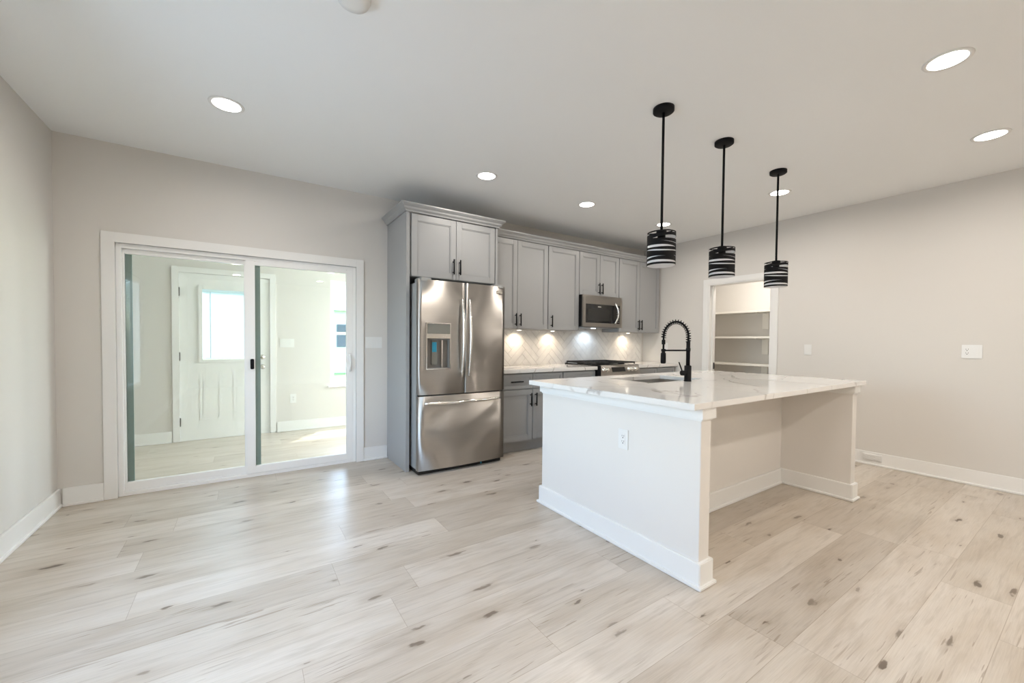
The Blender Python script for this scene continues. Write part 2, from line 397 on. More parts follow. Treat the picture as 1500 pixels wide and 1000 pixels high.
# pantry casing + jamb
mb = MB(); xx = (XR-.018, XR)
mb.box(*xx, PY1, PY1+.075, 0, PZ+.07).box(*xx, PY0-.075, PY0, 0, PZ+.07).box(*xx, PY0, PY1, PZ, PZ+.07)
mb.box(XR-.01, XR+WT+.01, PY1-.015, PY1, 0, PZ).box(XR-.01, XR+WT+.01, PY0, PY0+.015, 0, PZ).box(XR-.01, XR+WT+.01, PY0+.015, PY1-.015, PZ-.015, PZ)
mb.box(XR+.055, XR+.085, PY1-.027, PY1-.015, 0, PZ-.015)
tr2 = struct('trim_2', mb, 'trim', .002, 'white casing round the pantry opening', 'trim')
MB().box(XR+.10, XR+.135, PY1-.019, PY1-.012, .86, .95).build('hinge', 'hinge', tr2)

# ------------------------------------------------------------------ sliding door (door_1)
d1 = thing('door_1', 'white framed two-panel sliding glass door in the back wall', 'sliding door', ((SX0+SX1)/2, .05, 0), None, 'structure')
mb = frame_boxes(MB(), .318, 2.05, .0, 1.938, .012, .10, .03, .034, .028)
mb.box(.348, 2.02, .03, .036, .028, .045).box(.348, 2.02, .07, .076, .028, .045)
mb.build('door_frame', 'vinyl', d1, .002)
def slider(name, x0, x1, y, ls, rs, handle):
    z0, z1 = .03, 1.904
    p = MB(); p.box(x0, x0+ls, y-.018, y+.018, z0, z1).box(x1-rs, x1, y-.018, y+.018, z0, z1)
    p.box(x0+ls, x1-rs, y-.018, y+.018, z0, .095).box(x0+ls, x1-rs, y-.018, y+.018, 1.868, z1)
    p = p.build(name, 'vinyl', d1, .003)
    MB().box(x0+ls, x1-rs, y-.003, y+.003, .095, 1.868).build('glass_pane', 'glassgreen', p)
    st = MB().box(x0+ls+.001, x0+ls+.040, y+.006, y+.016, .097, 1.866).build('weather_strip', 'stileshade', p); st['label'] = 'grey green strip along the edge of the pane'
    return p
slider('fixed_panel', .348, 1.165, .060, .012, .040, False)
sp_ = slider('sliding_panel', 1.135, 2.022, .030, .070, .058, True)
hb = MB()
arc = [Vector((1.992, .012-.05*math.sin(math.pi*k/12), .905+.17*k/12)) for k in range(13)]
hb.tube(arc, .009, 10); hb.box(1.978, 2.006, .002, .012, .89, 1.09)
hb.build('door_handle', 'vinyl', sp_, .0)
lk = MB().box(1.168, 1.196, -.006, .012, .955, 1.045).build('latch', 'black', sp_, .004); lk['label'] = 'small black latch on the meeting stile'

# ------------------------------------------------------------------ sunroom beyond the sliding door
YF = 1.9
WX0, WX1, WZ0, WZ1 = 2.13, 3.05, .575, 2.05
DX0, DX1, DZ = .487, 1.408, 2.0
w = MB().box(-.9, DX0, YF, YF+.12, 0, H).box(DX1, WX0, YF, YF+.12, 0, H).box(WX1, 4.15, YF, YF+.12, 0, H)
w.box(DX0, DX1, YF, YF+.12, DZ, H).box(WX0, WX1, YF, YF+.12, 0, WZ0).box(WX0, WX1, YF, YF+.12, WZ1, H)
struct('wall_sunroom_back', w, 'wall', label='bright cream wall of the sunroom with white door and window', cat='wall')
w = MB().box(4.0, 4.13, WT, .4, 0, H).box(4.0, 4.13, 1.6, YF, 0, H).box(4.0, 4.13, .4, 1.6, 0, .55).box(4.0, 4.13, .4, 1.6, 2.15, H)
struct('wall_sunroom_right', w, 'wall', label='side wall of the sunroom', cat='wall')
struct('wall_sunroom_left', MB().box(-.9, -.78, WT, YF, 0, H), 'wall', label='left side wall of the sunroom', cat='wall')
mb = MB(); base_x(mb, -.75, DX0-.07, YF, -1); base_x(mb, DX1+.07, 3.97, YF, -1)
struct('baseboard_sunroom', mb, 'trim', .003, 'white baseboard along the sunroom wall', 'baseboard')
mb = MB(); frame_boxes(mb, WX0, WX1, WZ0, WZ1, YF+.03, YF+.09, .05); mb.box(WX0+.05, WX1-.05, YF+.04, YF+.08, 1.29, 1.33)
mb.box(WX0-.03, WX1+.03, YF-.03, YF+.03, WZ0-.02, WZ0)
window('window_1', mb, MB().box(WX0+.05, WX1-.05, YF+.058, YF+.064, WZ0+.05, WZ1-.05), 'bright sunroom window seen through the right glass panel')
mb = MB()
for y0, y1 in ((.4, .46), (1.54, 1.6)): mb.box(4.03, 4.09, y0, y1, .55, 2.15)
mb.box(4.03, 4.09, .46, 1.54, .55, .61).box(4.03, 4.09, .46, 1.54, 2.09, 2.15)
window('window_added', mb, MB().box(4.055, 4.06, .46, 1.54, .61, 2.09), 'unseen window added in the side wall of the sunroom')  # unseen side window, added so the sunroom gets more light
# casing of the exterior door
mb = MB(); mb.box(DX0-.06, DX0+.005, YF-.016, YF, 0, DZ+.06).box(DX1-.005, DX1+.06, YF-.016, YF, 0, DZ+.06).box(DX0+.005, DX1-.005, YF-.016, YF, DZ-.004, DZ+.06)
mb.box(DX0, DX0+.03, YF+.052, YF+.075, 0, DZ).box(DX1-.03, DX1, YF+.052, YF+.075, 0, DZ).box(DX0+.03, DX1-.03, YF+.052, YF+.075, DZ-.03, DZ).box(DX0, DX1, YF-.004, YF+.10, 0, .012)
struct('trim_3', mb, 'trim', .002, 'white casing round the sunroom door', 'trim')
d2 = thing('door_2', 'white exterior door with a blind window, seen through the glass', 'door', ((DX0+DX1)/2, YF+.03, 0), None, 'structure')
LX0, LX1, LZ0, LZ1 = .70, 1.20, .96, 1.82
s_ = MB(); y0, y1 = YF+.004, YF+.048
s_.box(DX0+.005, LX0, y0, y1, .012, DZ-.005).box(LX1, DX1-.005, y0, y1, .012, DZ-.005).box(LX0, LX1, y0, y1, .012, LZ0).box(LX0, LX1, y0, y1, LZ1, DZ-.005)
for px0, px1 in ((.675, .88), (1.01, 1.215)):
    frame_boxes(s_, px0, px1, .235, .735, y0-.003, y0, .014); s_.box(px0+.035, px1-.035, y0-.002, y0, .27, .70)
s_.build('door_slab', 'doorpaint', d2, .002)
lf = frame_boxes(MB(), LX0-.03, LX1+.03, LZ0-.03, LZ1+.03, y0-.014, y0, .04).build('window_surround', 'doorpaint', d2, .003)
MB().box(LX0, LX1, y0+.006, y0+.010, LZ0, LZ1).build('glass_pane', 'glass', d2)
bl = MB()
z = LZ0+.03
while z < LZ1-.04:
    bl.prism([(y0+.022, z), (y0+.030, z+.0115), (y0+.031, z+.011), (y0+.023, z-.0005)], 0, LX0+.006, LX1-.006); z += .0105
bl.box(LX0+.004, LX1-.004, y0+.016, y0+.036, LZ1-.035, LZ1-.004).box(LX0+.006, LX1-.006, y0+.018, y0+.034, LZ0+.012, LZ0+.026)
for cx in (LX0+.085, LX1-.07): bl.box(cx-.006, cx+.006, y0+.017, y0+.0195, LZ0+.02, LZ1-.02)
bl.build('blind', 'blind', d2)
MB().box(LX0, LX1, y0+.038, y0+.041, LZ0, LZ1).build('outer_pane', 'glass', d2)
for z in (1.767, 1.006, .23): MB().box(DX0-.004, DX0+.012, YF-.014, YF+.006, z-.05, z+.05).build('hinge', 'hinge', d2)
for nm, z, r in (('deadbolt', .99, .028), ('door_knob', .865, .028)):
    k = MB().lathe([(.030, 0), (.030, -.006), (.012, -.010), (.012, -.03), (r, -.04), (r, -.058), (.012, -.066)] if nm == 'door_knob' else [(.030, 0), (.030, -.012), (.024, -.018), (.006, -.018), (.006, -.03), (.0, -.03)], (1.32, y0, z), 1, 24)
    k.build(nm, 'nickel', d2)
# outdoors beyond the window
struct('lawn', MB().box(-14, 26, 2.05, 40, -.35, -.25), 'lawn', label='lawn outside the sunroom window', cat='lawn')
nh = thing('house', 'pale neighbouring house outside the sunroom window', 'house', (8, 17, -.25))
MB().box(3.2, 13, 15, 20, -.25, 2.6).build('wall', 'siding', nh)
MB().prism([(14.6, 2.5), (20.4, 2.5), (17.5, 4.4)], 0, 2.9, 13.3).build('roof', 'shingle', nh)
MB().box(4.55, 5.6, 14.95, 15.02, .9, 1.9).build('window', 'darkglass', nh)
def tree(x, y, h, rad, label):
    t = thing('tree', label, 'tree', (x, y, -.25))
    MB().tube([(x, y, -.25), (x+.1, y, h*.5), (x, y, h*.8)], [.18, .13, .06], 10).build('trunk', 'bark', t)
    mb = MB(); rnd = random.Random(int(x*10))
    for i in range(900):
        v = Vector((rnd.gauss(0, 1), rnd.gauss(0, 1), rnd.gauss(0, 1))).normalized()*rad*rnd.random()**.35
        c = Vector((x, y, h*.75))+Vector((v.x, v.y, v.z*.8)); a = rnd.random()*6.28; q = .13+.1*rnd.random()
        d = Vector((math.cos(a), math.sin(a), rnd.uniform(-.6, .6)))*q; e = Vector((-math.sin(a), math.cos(a), rnd.uniform(-.6, .6)))*q*.6
        mb.bm.faces.new([mb.bm.verts.new(c+p) for p in (-d, e, d, -e)])
    mb.build('foliage', 'leaf', t)
tree(5.6, 24, 6.5, 2.6, 'leafy tree behind the neighbouring house')

# ------------------------------------------------------------------ pantry behind the right wall
PX = 7.75
w = MB().box(PX, PX+.1, -3.0, 0.1, 0, H); struct('wall_pantry_back', w, 'wall', label='back wall of the pantry', cat='wall')
struct('wall_pantry_left', MB().box(XR+WT, PX, -.12, 0.0, 0, H), 'wall', label='left wall of the pantry', cat='wall')
struct('wall_pantry_right', MB().box(XR+WT, PX, -2.9, -2.8, 0, H), 'wall', label='right wall of the pantry', cat='wall')
for i, (z, lb) in enumerate(((1.70, 'topmost white pantry shelf seen through the opening'), (1.315, 'second white pantry shelf from the top'), (.905, 'white pantry shelf just above the counter line'), (.5, 'lowest white pantry shelf near the floor'))):
    sh = thing('pantry_shelf', lb, 'shelf', (PX-.2, -1.5, z-.02), 'pantry shelves')
    MB().box(PX-.34, PX-.002, -2.798, -.122, z-.012, z+.008).box(PX-.36, PX-.34, -2.798, -.122, z-.020, z+.010).build('board', 'shelf', sh, .001)
    for y in (-1.22, -2.1):
        MB().box(PX-.02, PX-.002, y-.045, y+.045, z-.26, z-.02).box(PX-.32, PX-.02, y-.012, y+.012, z-.030, z-.0201).build('bracket', 'shelf', sh)
pl = thing('ceiling_light', 'round ceiling light inside the pantry', 'ceiling light', (7.0, -1.4, H), None)
MB().lathe([(.15, 0), (.15, -.03), (.13, -.05), (0, -.05)], (7.0, -1.4, H)).build('diffuser', 'lampglow', pl)
lamp('pantry_lamp', 'AREA', (7.0, -1.4, H-.055), (0, 0, -1), E_PANTRY, WARM, .26, pl)

# ------------------------------------------------------------------ cabinets
def shaker(mb, x0, x1, z0, z1, y, rail=.057, t=.019):
    """a recessed-panel front whose face lies at y (facing -y)"""
    frame_boxes(mb, x0, x1, z0, z1, y, y+t, rail)
    a, b_, c, d = x0+rail, x1-rail, z0+rail, z1-rail
    frame_boxes(mb, a, b_, c, d, y+.004, y+t-.001, .009)
    mb.box(a+.009, b_-.009, y+.009, y+t-.002, c+.009, d-.009)
    return mb
def pull(parent, x, y, z, vertical=True, L=.145):
    mb = MB(); d = Vector((0, 0, 1)) if vertical else Vector((1, 0, 0)); c = Vector((x, y-.030, z))
    mb.cyl(c-d*L/2, c+d*L/2, .0074, 12)
    for s in (-1, 1):
        q = c+d*s*(L/2-.022); mb.cyl(q, (q.x, y, q.z), .0056, 10)
    o = mb.build('handle', 'black', parent); o['label'] = 'black bar pull'; return o
def front(kind, root, x0, x1, z0, z1, y, hx=None, hz=None, vertical=True, L=.145, rail=.057):
    d = shaker(MB(), x0, x1, z0, z1, y, rail).build(kind, 'cab', root, .0015)
    if hx is not None: pull(d, hx, y, hz, vertical, L)
    return d
def crown_profile(z0, z1, y, s=-1):
    """(y,z) outline projecting to s"""
    k = z1-z0
    return [(y, z0), (y+s*.012, z0), (y+s*.016, z0+k*.18), (y+s*.030, z0+k*.34), (y+s*.034, z0+k*.58), (y+s*.058, z0+k*.74), (y+s*.062, z1), (y, z1)]
def crown_run(mb, path, z0, z1):
    """sweep a crown profile along an xy path with mitred corners; outside is to the right of travel"""
    k = z1-z0
    prof = [(0, z0), (.012, z0), (.015, z0+k*.16), (.026, z0+k*.30), (.030, z0+k*.34), (.034, z0+k*.55), (.052, z0+k*.74), (.056, z0+k*.80), (.060, z0+k*.86), (.060, z1), (0, z1)]
    P = [Vector((p[0], p[1])) for p in path]; rings = []
    for i, p in enumerate(P):
        def nrm(a, b): t = (b-a).normalized(); return Vector((t.y, -t.x))
        if i == 0: n = nrm(P[0], P[1])
        elif i == len(P)-1: n = nrm(P[-2], P[-1])
        else:
            a, b = nrm(P[i-1], p), nrm(p, P[i+1]); n = (a+b); n = n/(n.dot(a))
        rings.append([mb.bm.verts.new((p.x+n.x*o, p.y+n.y*o, z)) for o, z in prof])
    N = len(prof)
    for a, b in zip(rings, rings[1:]):
        for j in range(N): mb.bm.faces.new((a[j], a[(j+1) % N], b[(j+1) % N], b[j]))
    mb.bm.faces.new(rings[0][::-1]); mb.bm.faces.new(rings[-1])
    return mb

# tall cabinet round the refrigerator
fc = thing('refrigerator_cabinet', 'tall grey cabinet surround with two doors above the refrigerator', 'cabinet', (2.85, -.29, 0))
mb = MB().box(2.359, 2.392, -.583, -.003, 0, 2.40).box(3.312, 3.335, -.583, -.003, 0, 2.40)
mb.box(2.392, 3.312, -.563, -.003, 1.812, 2.40)
mb.box(2.392, 3.312, -.008, -.003, .001, 1.812)
mb.build('body', 'cab', fc, .001)
front('door', fc, 2.408, 2.8565, 1.815, 2.386, -.585, 2.825, 1.936)
front('door', fc, 2.861, 3.300, 1.815, 2.386, -.585, 2.893, 1.936)
crown_run(MB(), [(2.359, -.004), (2.359, -.585), (3.335, -.585), (3.335, -.389)], 2.395, 2.468).build('crown_molding', 'cab', fc)

# wall cabinets
YU = -.325
def wall_cabinet(x0, x1, z0, doors, label):
    t = thing('wall_cabinet', label, 'cabinet', ((x0+x1)/2, -.16, z0), 'grey wall cabinets')
    MB().box(x0, x1, YU+.019, -.010, z0, 2.40).build('body', 'cab', t, .001)
    for dx0, dx1, hx in doors: front('door', t, dx0, dx1, z0+.004, 2.388, YU, hx, z0+.105 if z0 < 1.6 else z0+.10)
    return t
ZU = 1.365
wc1 = wall_cabinet(3.337, 4.222, ZU, [(3.345, 3.766, 3.738), (3.770, 4.217, 3.802)], 'grey two-door wall cabinet beside the refrigerator')
wc2 = wall_cabinet(4.224, 4.734, ZU, [(4.229, 4.730, 4.272)], 'grey single-door wall cabinet left of the microwave')
wc3 = wall_cabinet(4.736, 5.482, 1.832, [(4.740, 5.106, 5.079), (5.110, 5.478, 5.138)], 'short grey two-door wall cabinet above the microwave')
wc4 = wall_cabinet(5.484, 6.395, ZU, [(5.488, 5.918, 5.890), (5.922, 6.372, 5.952)], 'grey two-door wall cabinet right of the microwave')
cm = crown_run(MB(), [(3.337, YU), (6.418, YU)], 2.392, 2.466).build('crown_molding', 'cab')
tag(cm, 'grey crown molding running along the top of the wall cabinets', 'crown molding')

def puck(x, y, z, label, mat='puckglow', col=(1, .80, .58), e=None):
    t = thing('puck_light', label, 'light', (x, y, z), 'lights under the wall cabinets')
    MB().lathe([(.034, 0), (.034, -.007), (.026, -.009)], (x, y, z), 2, 24).build('housing', 'plate', t)
    MB().lathe([(.026, -.0085), (.02, -.0105), (0, -.0105)], (x, y, z), 2, 24).build('lens', mat, t)
    lamp('puck_lamp', 'SPOT', (x, y, z-.014), (0, .12, -1), (e or E_PUCK)*4, col, .02, t, math.radians(150))
for x, lb in ((3.94, 'lit puck light under the wall cabinet beside the refrigerator'), (4.47, 'lit puck light under the single-door wall cabinet'), (5.93, 'lit puck light under the wall cabinet right of the microwave')):
    puck(x, -.115, ZU, lb)

# base cabinets
YBF = -.60
def base_cabinet(x0, x1, cols, label):
    t = thing('base_cabinet', label, 'cabinet', ((x0+x1)/2, -.3, 0), 'grey base cabinets')
    MB().box(x0, x1, YBF+.019, -.002, .112, .876).build('body', 'cab', t, .001)
    MB().box(x0, x1, -.525, -.05, 0, .112).build('toe_kick', 'cab', t)
    for dx0, dx1, side in cols:
        front('drawer', t, dx0, dx1, .702, .862, YBF, (dx0+dx1)/2, .782, False, .16, .035)
        front('door', t, dx0, dx1, .130, .690, YBF, (dx1-.032) if side > 0 else (dx0+.032), .578)
    return t
base_cabinet(3.337, 4.240, [(3.345, 3.795, 1), (3.803, 4.235, -1)], 'grey two-drawer base cabinet beside the refrigerator')
base_cabinet(4.243, 4.770, [(4.248, 4.766, 1)], 'grey single-drawer base cabinet left of the range')
base_cabinet(5.548, 6.412, [(5.556, 5.975, 1), (5.983, 6.385, -1)], 'grey base cabinet between the range and the right wall')
o = MB().box(3.337, 4.771, -.635, -.012, .877, .917).build('countertop', 'quartz', None, .003); tag(o, 'white quartz countertop left of the range', 'countertop')
o = MB().box(5.546, 6.419, -.635, -.012, .877, .917).build('countertop', 'quartz', None, .003); tag(o, 'white quartz countertop right of the range', 'countertop')

# herringbone backsplash: grout bed and glazed tiles
bs = thing('backsplash', 'white herringbone tile backsplash above the back counter', 'backsplash', (4.85, 0, .917))
BX0, BX1, BZ0, BZ1 = 3.337, 6.376, .918, 1.425
MB().box(BX0, BX1, -.006, -.002, BZ0, ZU-.001).box(4.736, 5.482, -.006, -.002, ZU-.001, BZ1).build('grout', 'grout', bs)
def clip(poly, nx, nz, d):
    out = []
    for i, p in enumerate(poly):
        q = poly[(i+1) % len(poly)]; a = p[0]*nx+p[1]*nz-d; b_ = q[0]*nx+q[1]*nz-d
        if a <= 0: out.append(p)
        if (a < 0 < b_) or (b_ < 0 < a): k = a/(a-b_); out.append((p[0]+(q[0]-p[0])*k, p[1]+(q[1]-p[1])*k))
    return out
tm = MB(); n4, tw, g = 4, .0765, .0015; c45 = math.sqrt(.5)
def add_tile(u0, v0, u1, v1, x0, x1, z0, z1):
    P = [(u0+g, v0+g), (u1-g, v0+g), (u1-g, v1-g), (u0+g, v1-g)]
    P = [(3.9+(u-v)*c45, .9+(u+v)*c45) for u, v in P]
    for cl in ((-1, 0, -x0), (1, 0, x1), (0, -1, -z0), (0, 1, z1)):
        P = clip(P, *cl)
        if len(P) < 3: return
    tm.prism(P, 1, -.010, -.004)
for mm in range(-12, 20):
    for k in range(-60, 60):
        for (u0, v0, u1, v1) in ((k+2*n4*mm, k, k+2*n4*mm+n4, k+1), (k+2*n4*mm, k+1, k+2*n4*mm+1, k+1+n4)):
            q = [t_*tw for t_ in (u0, v0, u1, v1)]; cx = 3.9+((q[0]+q[2])/2-(q[1]+q[3])/2)*c45; cz = .9+((q[0]+q[2])/2+(q[1]+q[3])/2)*c45
            if BX0-.3 < cx < BX1+.3 and BZ0-.3 < cz < BZ1+.3:
                add_tile(*q, BX0, BX1-.02, BZ0, ZU-.002)
                if 4.4 < cx < 5.8: add_tile(*q, 4.737, 5.481, ZU-.002, BZ1)
tm.build('tiles', 'tile', bs)
MB().box(BX1-.018, BX1, -.011, -.002, BZ0, ZU-.002).build('edge_strip', 'tile', bs)

# ------------------------------------------------------------------ refrigerator
FX0, FX1, FYF = 2.412, 3.318, -.775
fr = thing('refrigerator', 'stainless steel french-door refrigerator with ice dispenser', 'refrigerator', ((FX0+FX1)/2, -.4, 0))
MB().box(FX0+.008, FX1-.02, -.69, -.02, .04, 1.745).build('body', 'steelside', fr, .004)
MB().box(FX0+.012, FX1-.02, -.725, -.06, .004, .04).build('base_grille', 'rubber', fr)
MB().box(FX0+.018, FX1-.025, -.702, -.69, .05, 1.74).build('gasket', 'rubber', fr)
def fridge_front(name, x0, x1, z0, z1, hole=None):
    """gently bowed steel front; hole=(x0,x1,z0,z1) leaves the dispenser opening"""
    mb = MB(); cx = (FX0+FX1)/2; hw = (FX1-FX0)/2
    def yf(x): return FYF+.022*((x-cx)/hw)**2
    xs = sorted(set([x0+(x1-x0)*i/14 for i in range(15)]+([hole[0], hole[1]] if hole else [])))
    zs = sorted(set([z0, z1]+([hole[2], hole[3]] if hole else [])))
    bm = mb.bm; rr = .008
    front_ = {}
    def V(x, z, e=0): 
        k = (round(x, 5), round(z, 5))
        if k not in front_: front_[k] = bm.verts.new((x, yf(x), z))
        return front_[k]
    yb = -.703
    for i in range(len(xs)-1):
        for j in range(len(zs)-1):
            if hole and hole[0]-1e-6 <= xs[i] < hole[1]-1e-6 and hole[2]-1e-6 <= zs[j] < hole[3]-1e-6: continue
            f = bm.faces.new((V(xs[i], zs[j]), V(xs[i+1], zs[j]), V(xs[i+1], zs[j+1]), V(xs[i], zs[j+1]))); f.smooth = True
    B = {}
    def Bk(x, z):
        k = (round(x, 5), round(z, 5))
        if k not in B: B[k] = bm.verts.new((x, yb, z))
        return B[k]
    for i in range(len(xs)-1):
        for z in (z0, z1): bm.faces.new((V(xs[i], z), V(xs[i+1], z), Bk(xs[i+1], z), Bk(xs[i], z)))
        bm.faces.new((Bk(xs[i], z0), Bk(xs[i+1], z0), Bk(xs[i+1], z1), Bk(xs[i], z1)))
    for j in range(len(zs)-1):
        for x in (x0, x1):
            a = [V(x, zs[j]), V(x, zs[j+1])]
            bm.faces.new(a+([Bk(x, z1), Bk(x, z0)] if len(zs) == 2 else [bm.verts.new((x, yb, zs[j+1])), bm.verts.new((x, yb, zs[j]))]))
    return mb.build(name, 'steel', fr)
HOLE = (2.485, 2.712, .965, 1.375)
dl = fridge_front('door', FX0, 2.860, .728, 1.765, HOLE)
dr = fridge_front('door', 2.866, FX1, .728, 1.765)
dw = fridge_front('freezer_drawer', FX0, FX1, .042, .716)
# dispenser
h0, h1, k0, k1 = HOLE; yd = FYF+.012
ds = frame_boxes(MB(), h0-.006, h1+.006, k0-.006, k1+.006, yd-.012, yd+.006, .008).build('dispenser', 'steelbright', dl)
MB().box(h0, h1, yd-.008, yd+.02, 1.282, k1).build('control_panel', 'panelgrey', ds)
MB().box(h0, h1, yd-.010, yd+.02, 1.240, 1.282).build('panel_trim', 'steelbright', ds)
cv = MB(); cv.box(h0, h1, yd+.050, yd+.056, k0, 1.24).box(h0, h0+.004, yd, yd+.055, k0, 1.24).box(h1-.004, h1, yd, yd+.055, k0, 1.24).box(h0, h1, yd, yd+.055, k0, k0+.006).box(h0, h1, yd+.02, yd+.055, 1.225, 1.24)
cv.build('recess', 'dispenser', ds)
MB().box(h0+.062, h0+.118, yd+.030, yd+.045, 1.00, 1.22).build('paddle', 'panelgrey', ds)
bf = MB().box(h0+.066, h0+.108, yd+.026, yd+.0295, 1.115, 1.205).build('film_tab', 'blue', ds); bf['label'] = 'blue protective film tab'
MB().box(h0+.150, h0+.162, yd+.010, yd+.045, k0+.006, 1.225).build('chute_edge', 'steelbright', ds)
# handles: bowed bars
def bowed(p0, p1, out, r, name, parent, n=16, mat='steelbright'):
    p0, p1 = Vector(p0), Vector(p1); mb = MB(); path = []
    for i in range(n+1):
        k = i/n; path.append(p0.lerp(p1, k)+Vector((0, -1, 0))*(.018+out*math.sin(math.pi*k)))
    mb.tube(path, [r*(.75+.35*math.sin(math.pi*i/n)) for i in range(n+1)], 14)
    for e in (1, n-1): mb.cyl(path[e], path[e]+Vector((0, .05, 0)), r*.7, 10)
    return mb.build(name, mat, parent)
bowed((2.826, FYF, .885), (2.826, FYF, 1.615), .042, .0135, 'handle', dl)
bowed((2.900, FYF, .885), (2.900, FYF, 1.615), .042, .0135, 'handle', dr)
bowed((2.462, FYF+.02, .652), (3.268, FYF+.02, .652), .055, .0155, 'handle', dw)
bd = MB().box(3.212, 3.285, FYF+.0125, FYF+.0165, 1.694, 1.722).build('badge', 'knob', dr, .002)
for x0 in (FX0+.02, FX1-.12): MB().box(x0, x0+.10, -.76, -.60, 1.745, 1.785).build('hinge_cover', 'steelside', fr, .006)
for x0 in (FX0+.03, FX1-.08): MB().cyl((x0, -.70, 0), (x0, -.70, .035), .014, 14).build('foot', 'plate', fr)
bt = MB().box(3.066, 3.080, -.7275, -.725, .006, .034).build('tape_tab', 'blue', fr); bt['label'] = 'small blue tape tab under the freezer drawer'

# ------------------------------------------------------------------ microwave
MX0, MX1, MYF = 4.738, 5.470, -.400
mw = thing('microwave', 'stainless over-the-range microwave under the short wall cabinet', 'microwave', ((MX0+MX1)/2, -.2, 1.415))
MB().box(MX0, MX1, -.372, -.012, 1.418, 1.830).build('body', 'black', mw, .003)
db = MB(); xs = 5.345
frame_boxes(db, MX0, MX1, 1.418, 1.800, MYF, -.372, .045, .085, .052)
db.box(MX0, MX1, -.392, -.372, 1.80, 1.829)
dm = db.build('face', 'steel', mw, .002)
MB().box(MX0+.046, 5.30, MYF+.002, -.374, 1.472, 1.714).build('door', 'blackgloss', mw)
wm = paint('microwave window mesh', (.022, .022, .021), .2); M['mwmesh'] = wm
MB().box(MX0+.085, 5.22, MYF+.0005, MYF+.004, 1.498, 1.650).build('window', 'mwmesh', mw)
MB().box(5.305, 5.424, MYF+.003, -.374, 1.472, 1.714).build('control_panel', 'blackgloss', mw)
for r in range(7):
    for c_ in range(3): MB().box(5.365+c_*.019, 5.376+c_*.019, MYF+.0015, MYF+.004, 1.488+r*.030, 1.497+r*.030).build('button', 'dispenser', mw)
MB().box(5.00, 5.06, MYF-.0005, MYF+.003, 1.676, 1.688).build('badge', 'steelbright', mw)
mb = MB(); path = [Vector((5.305+.030*math.sin(math.pi*i/12), MYF-.018-.035*math.sin(math.pi*i/12), 1.462+.285*i/12)) for i in range(13)]
mb.tube(path, .0125, 12); mb.cyl(path[1], path[1]+Vector((0, .03, 0)), .008, 8); mb.cyl(path[-2], path[-2]+Vector((0, .03, 0)), .008, 8)
mb.build('handle', 'steelbright', mw)
MB().box(MX0+.05, MX1-.05, -.34, -.06, 1.408, 1.418).build('vent_grille', 'steelside', mw)
MB().lathe([(.03, 1.408), (.03, 1.404), (0, 1.404)], (5.10, -.22, 0), 2, 20).build('lamp_lens', 'coolglow', mw)
lamp('hood_lamp', 'SPOT', (5.13, -.16, 1.398), (0, .2, -1), 4.6, (.72, .86, 1), .03, mw, math.radians(150))

# ------------------------------------------------------------------ range
RX0, RX1 = 4.776, 5.541
rg = thing('range', 'stainless slide-in gas range with black cooktop', 'range', ((RX0+RX1)/2, -.33, 0))
MB().box(RX0, RX1, -.615, -.014, .06, .905).build('body', 'black', rg, .003)
MB().box(RX0+.05, RX1-.05, -.56, -.1, 0, .06).build('base', 'black', rg)
MB().prism([(-.615, .80), (-.680, .80), (-.668, .815), (-.628, .927), (-.60, .932), (-.60, .80)], 0, RX0+.012, RX1).build('control_panel', 'steel', rg, .002)
MB().box(RX0, RX0+.012, -.675, -.60, .79, .93).build('side_cap', 'black', rg)
def onpanel(z): return -.668+(z-.815)/(.927-.815)*.040
sl = math.atan2(.040, .112)
MB().prism([(onpanel(.842)-.0018, .842), (onpanel(.900)-.0018, .900), (onpanel(.900)+.002, .900), (onpanel(.842)+.002, .842)], 0, 5.01, 5.255).build('display', 'blackgloss', rg)
for x in (4.855, 4.915, 5.325, 5.388, 5.452):
    c_ = Vector((x, onpanel(.868), .868)); nrm_ = Vector((0, -math.cos(sl), math.sin(sl)))
    k = MB(); k.tube([c_, c_+nrm_*.006, c_+nrm_*.0061, c_+nrm_*.030, c_+nrm_*.034], [.027, .027, .021, .020, .016], 20); k.build('knob', 'knob', rg)
MB().box(RX0, RX1, -.60, -.014, .905, .930).build('cooktop', 'blackgloss', rg, .003)
for i in range(3):
    x0 = RX0+.012+i*.248; x1 = x0+.242; g_ = MB(); zb, zt = .944, .962
    for x in (x0, x1-.012): g_.box(x, x+.012, -.585, -.035, zb, zt)
    for y in (-.585, -.318, -.047): g_.box(x0+.012, x1-.012, y, y+.012, zb, zt)
    for y in (-.45, -.18):
        g_.box(x0+.012, x1-.012, y-.005, y+.005, zb, zt); g_.box((x0+x1)/2-.005, (x0+x1)/2+.005, y-.10, y+.10, zb, zt)
    for x in (x0, x1-.012):
        for y in (-.585, -.047): g_.box(x, x+.012, y, y+.012, .930, zb)
    g_.build('grate', 'iron', rg, .0015)
for x in (RX0+.133, RX0+.629):
    for y in (-.45, -.18): MB().lathe([(.045, .930), (.045, .938), (.034, .940), (.034, .946), (0, .948)], (x, y, 0), 2, 20).build('burner', 'iron', rg)
od = MB(); frame_boxes(od, RX0+.004, RX1-.004, .23, .782, -.645, -.615, .075, .10, .075); od = od.build('oven_door', 'steel', rg, .003)
MB().box(RX0+.079, RX1-.079, -.642, -.620, .305, .682).build('oven_window', 'blackgloss', od)
mb = MB().cyl((RX0+.05, -.695, .735), (RX1-.05, -.695, .735), .013, 14)
for x in (RX0+.08, RX1-.08): mb.cyl((x, -.695, .735), (x, -.645, .735), .009, 10)
mb.build('handle', 'steelbright', od)
MB().box(RX0+.004, RX1-.004, -.64, -.615, .065, .222).build('drawer', 'steel', rg, .003)

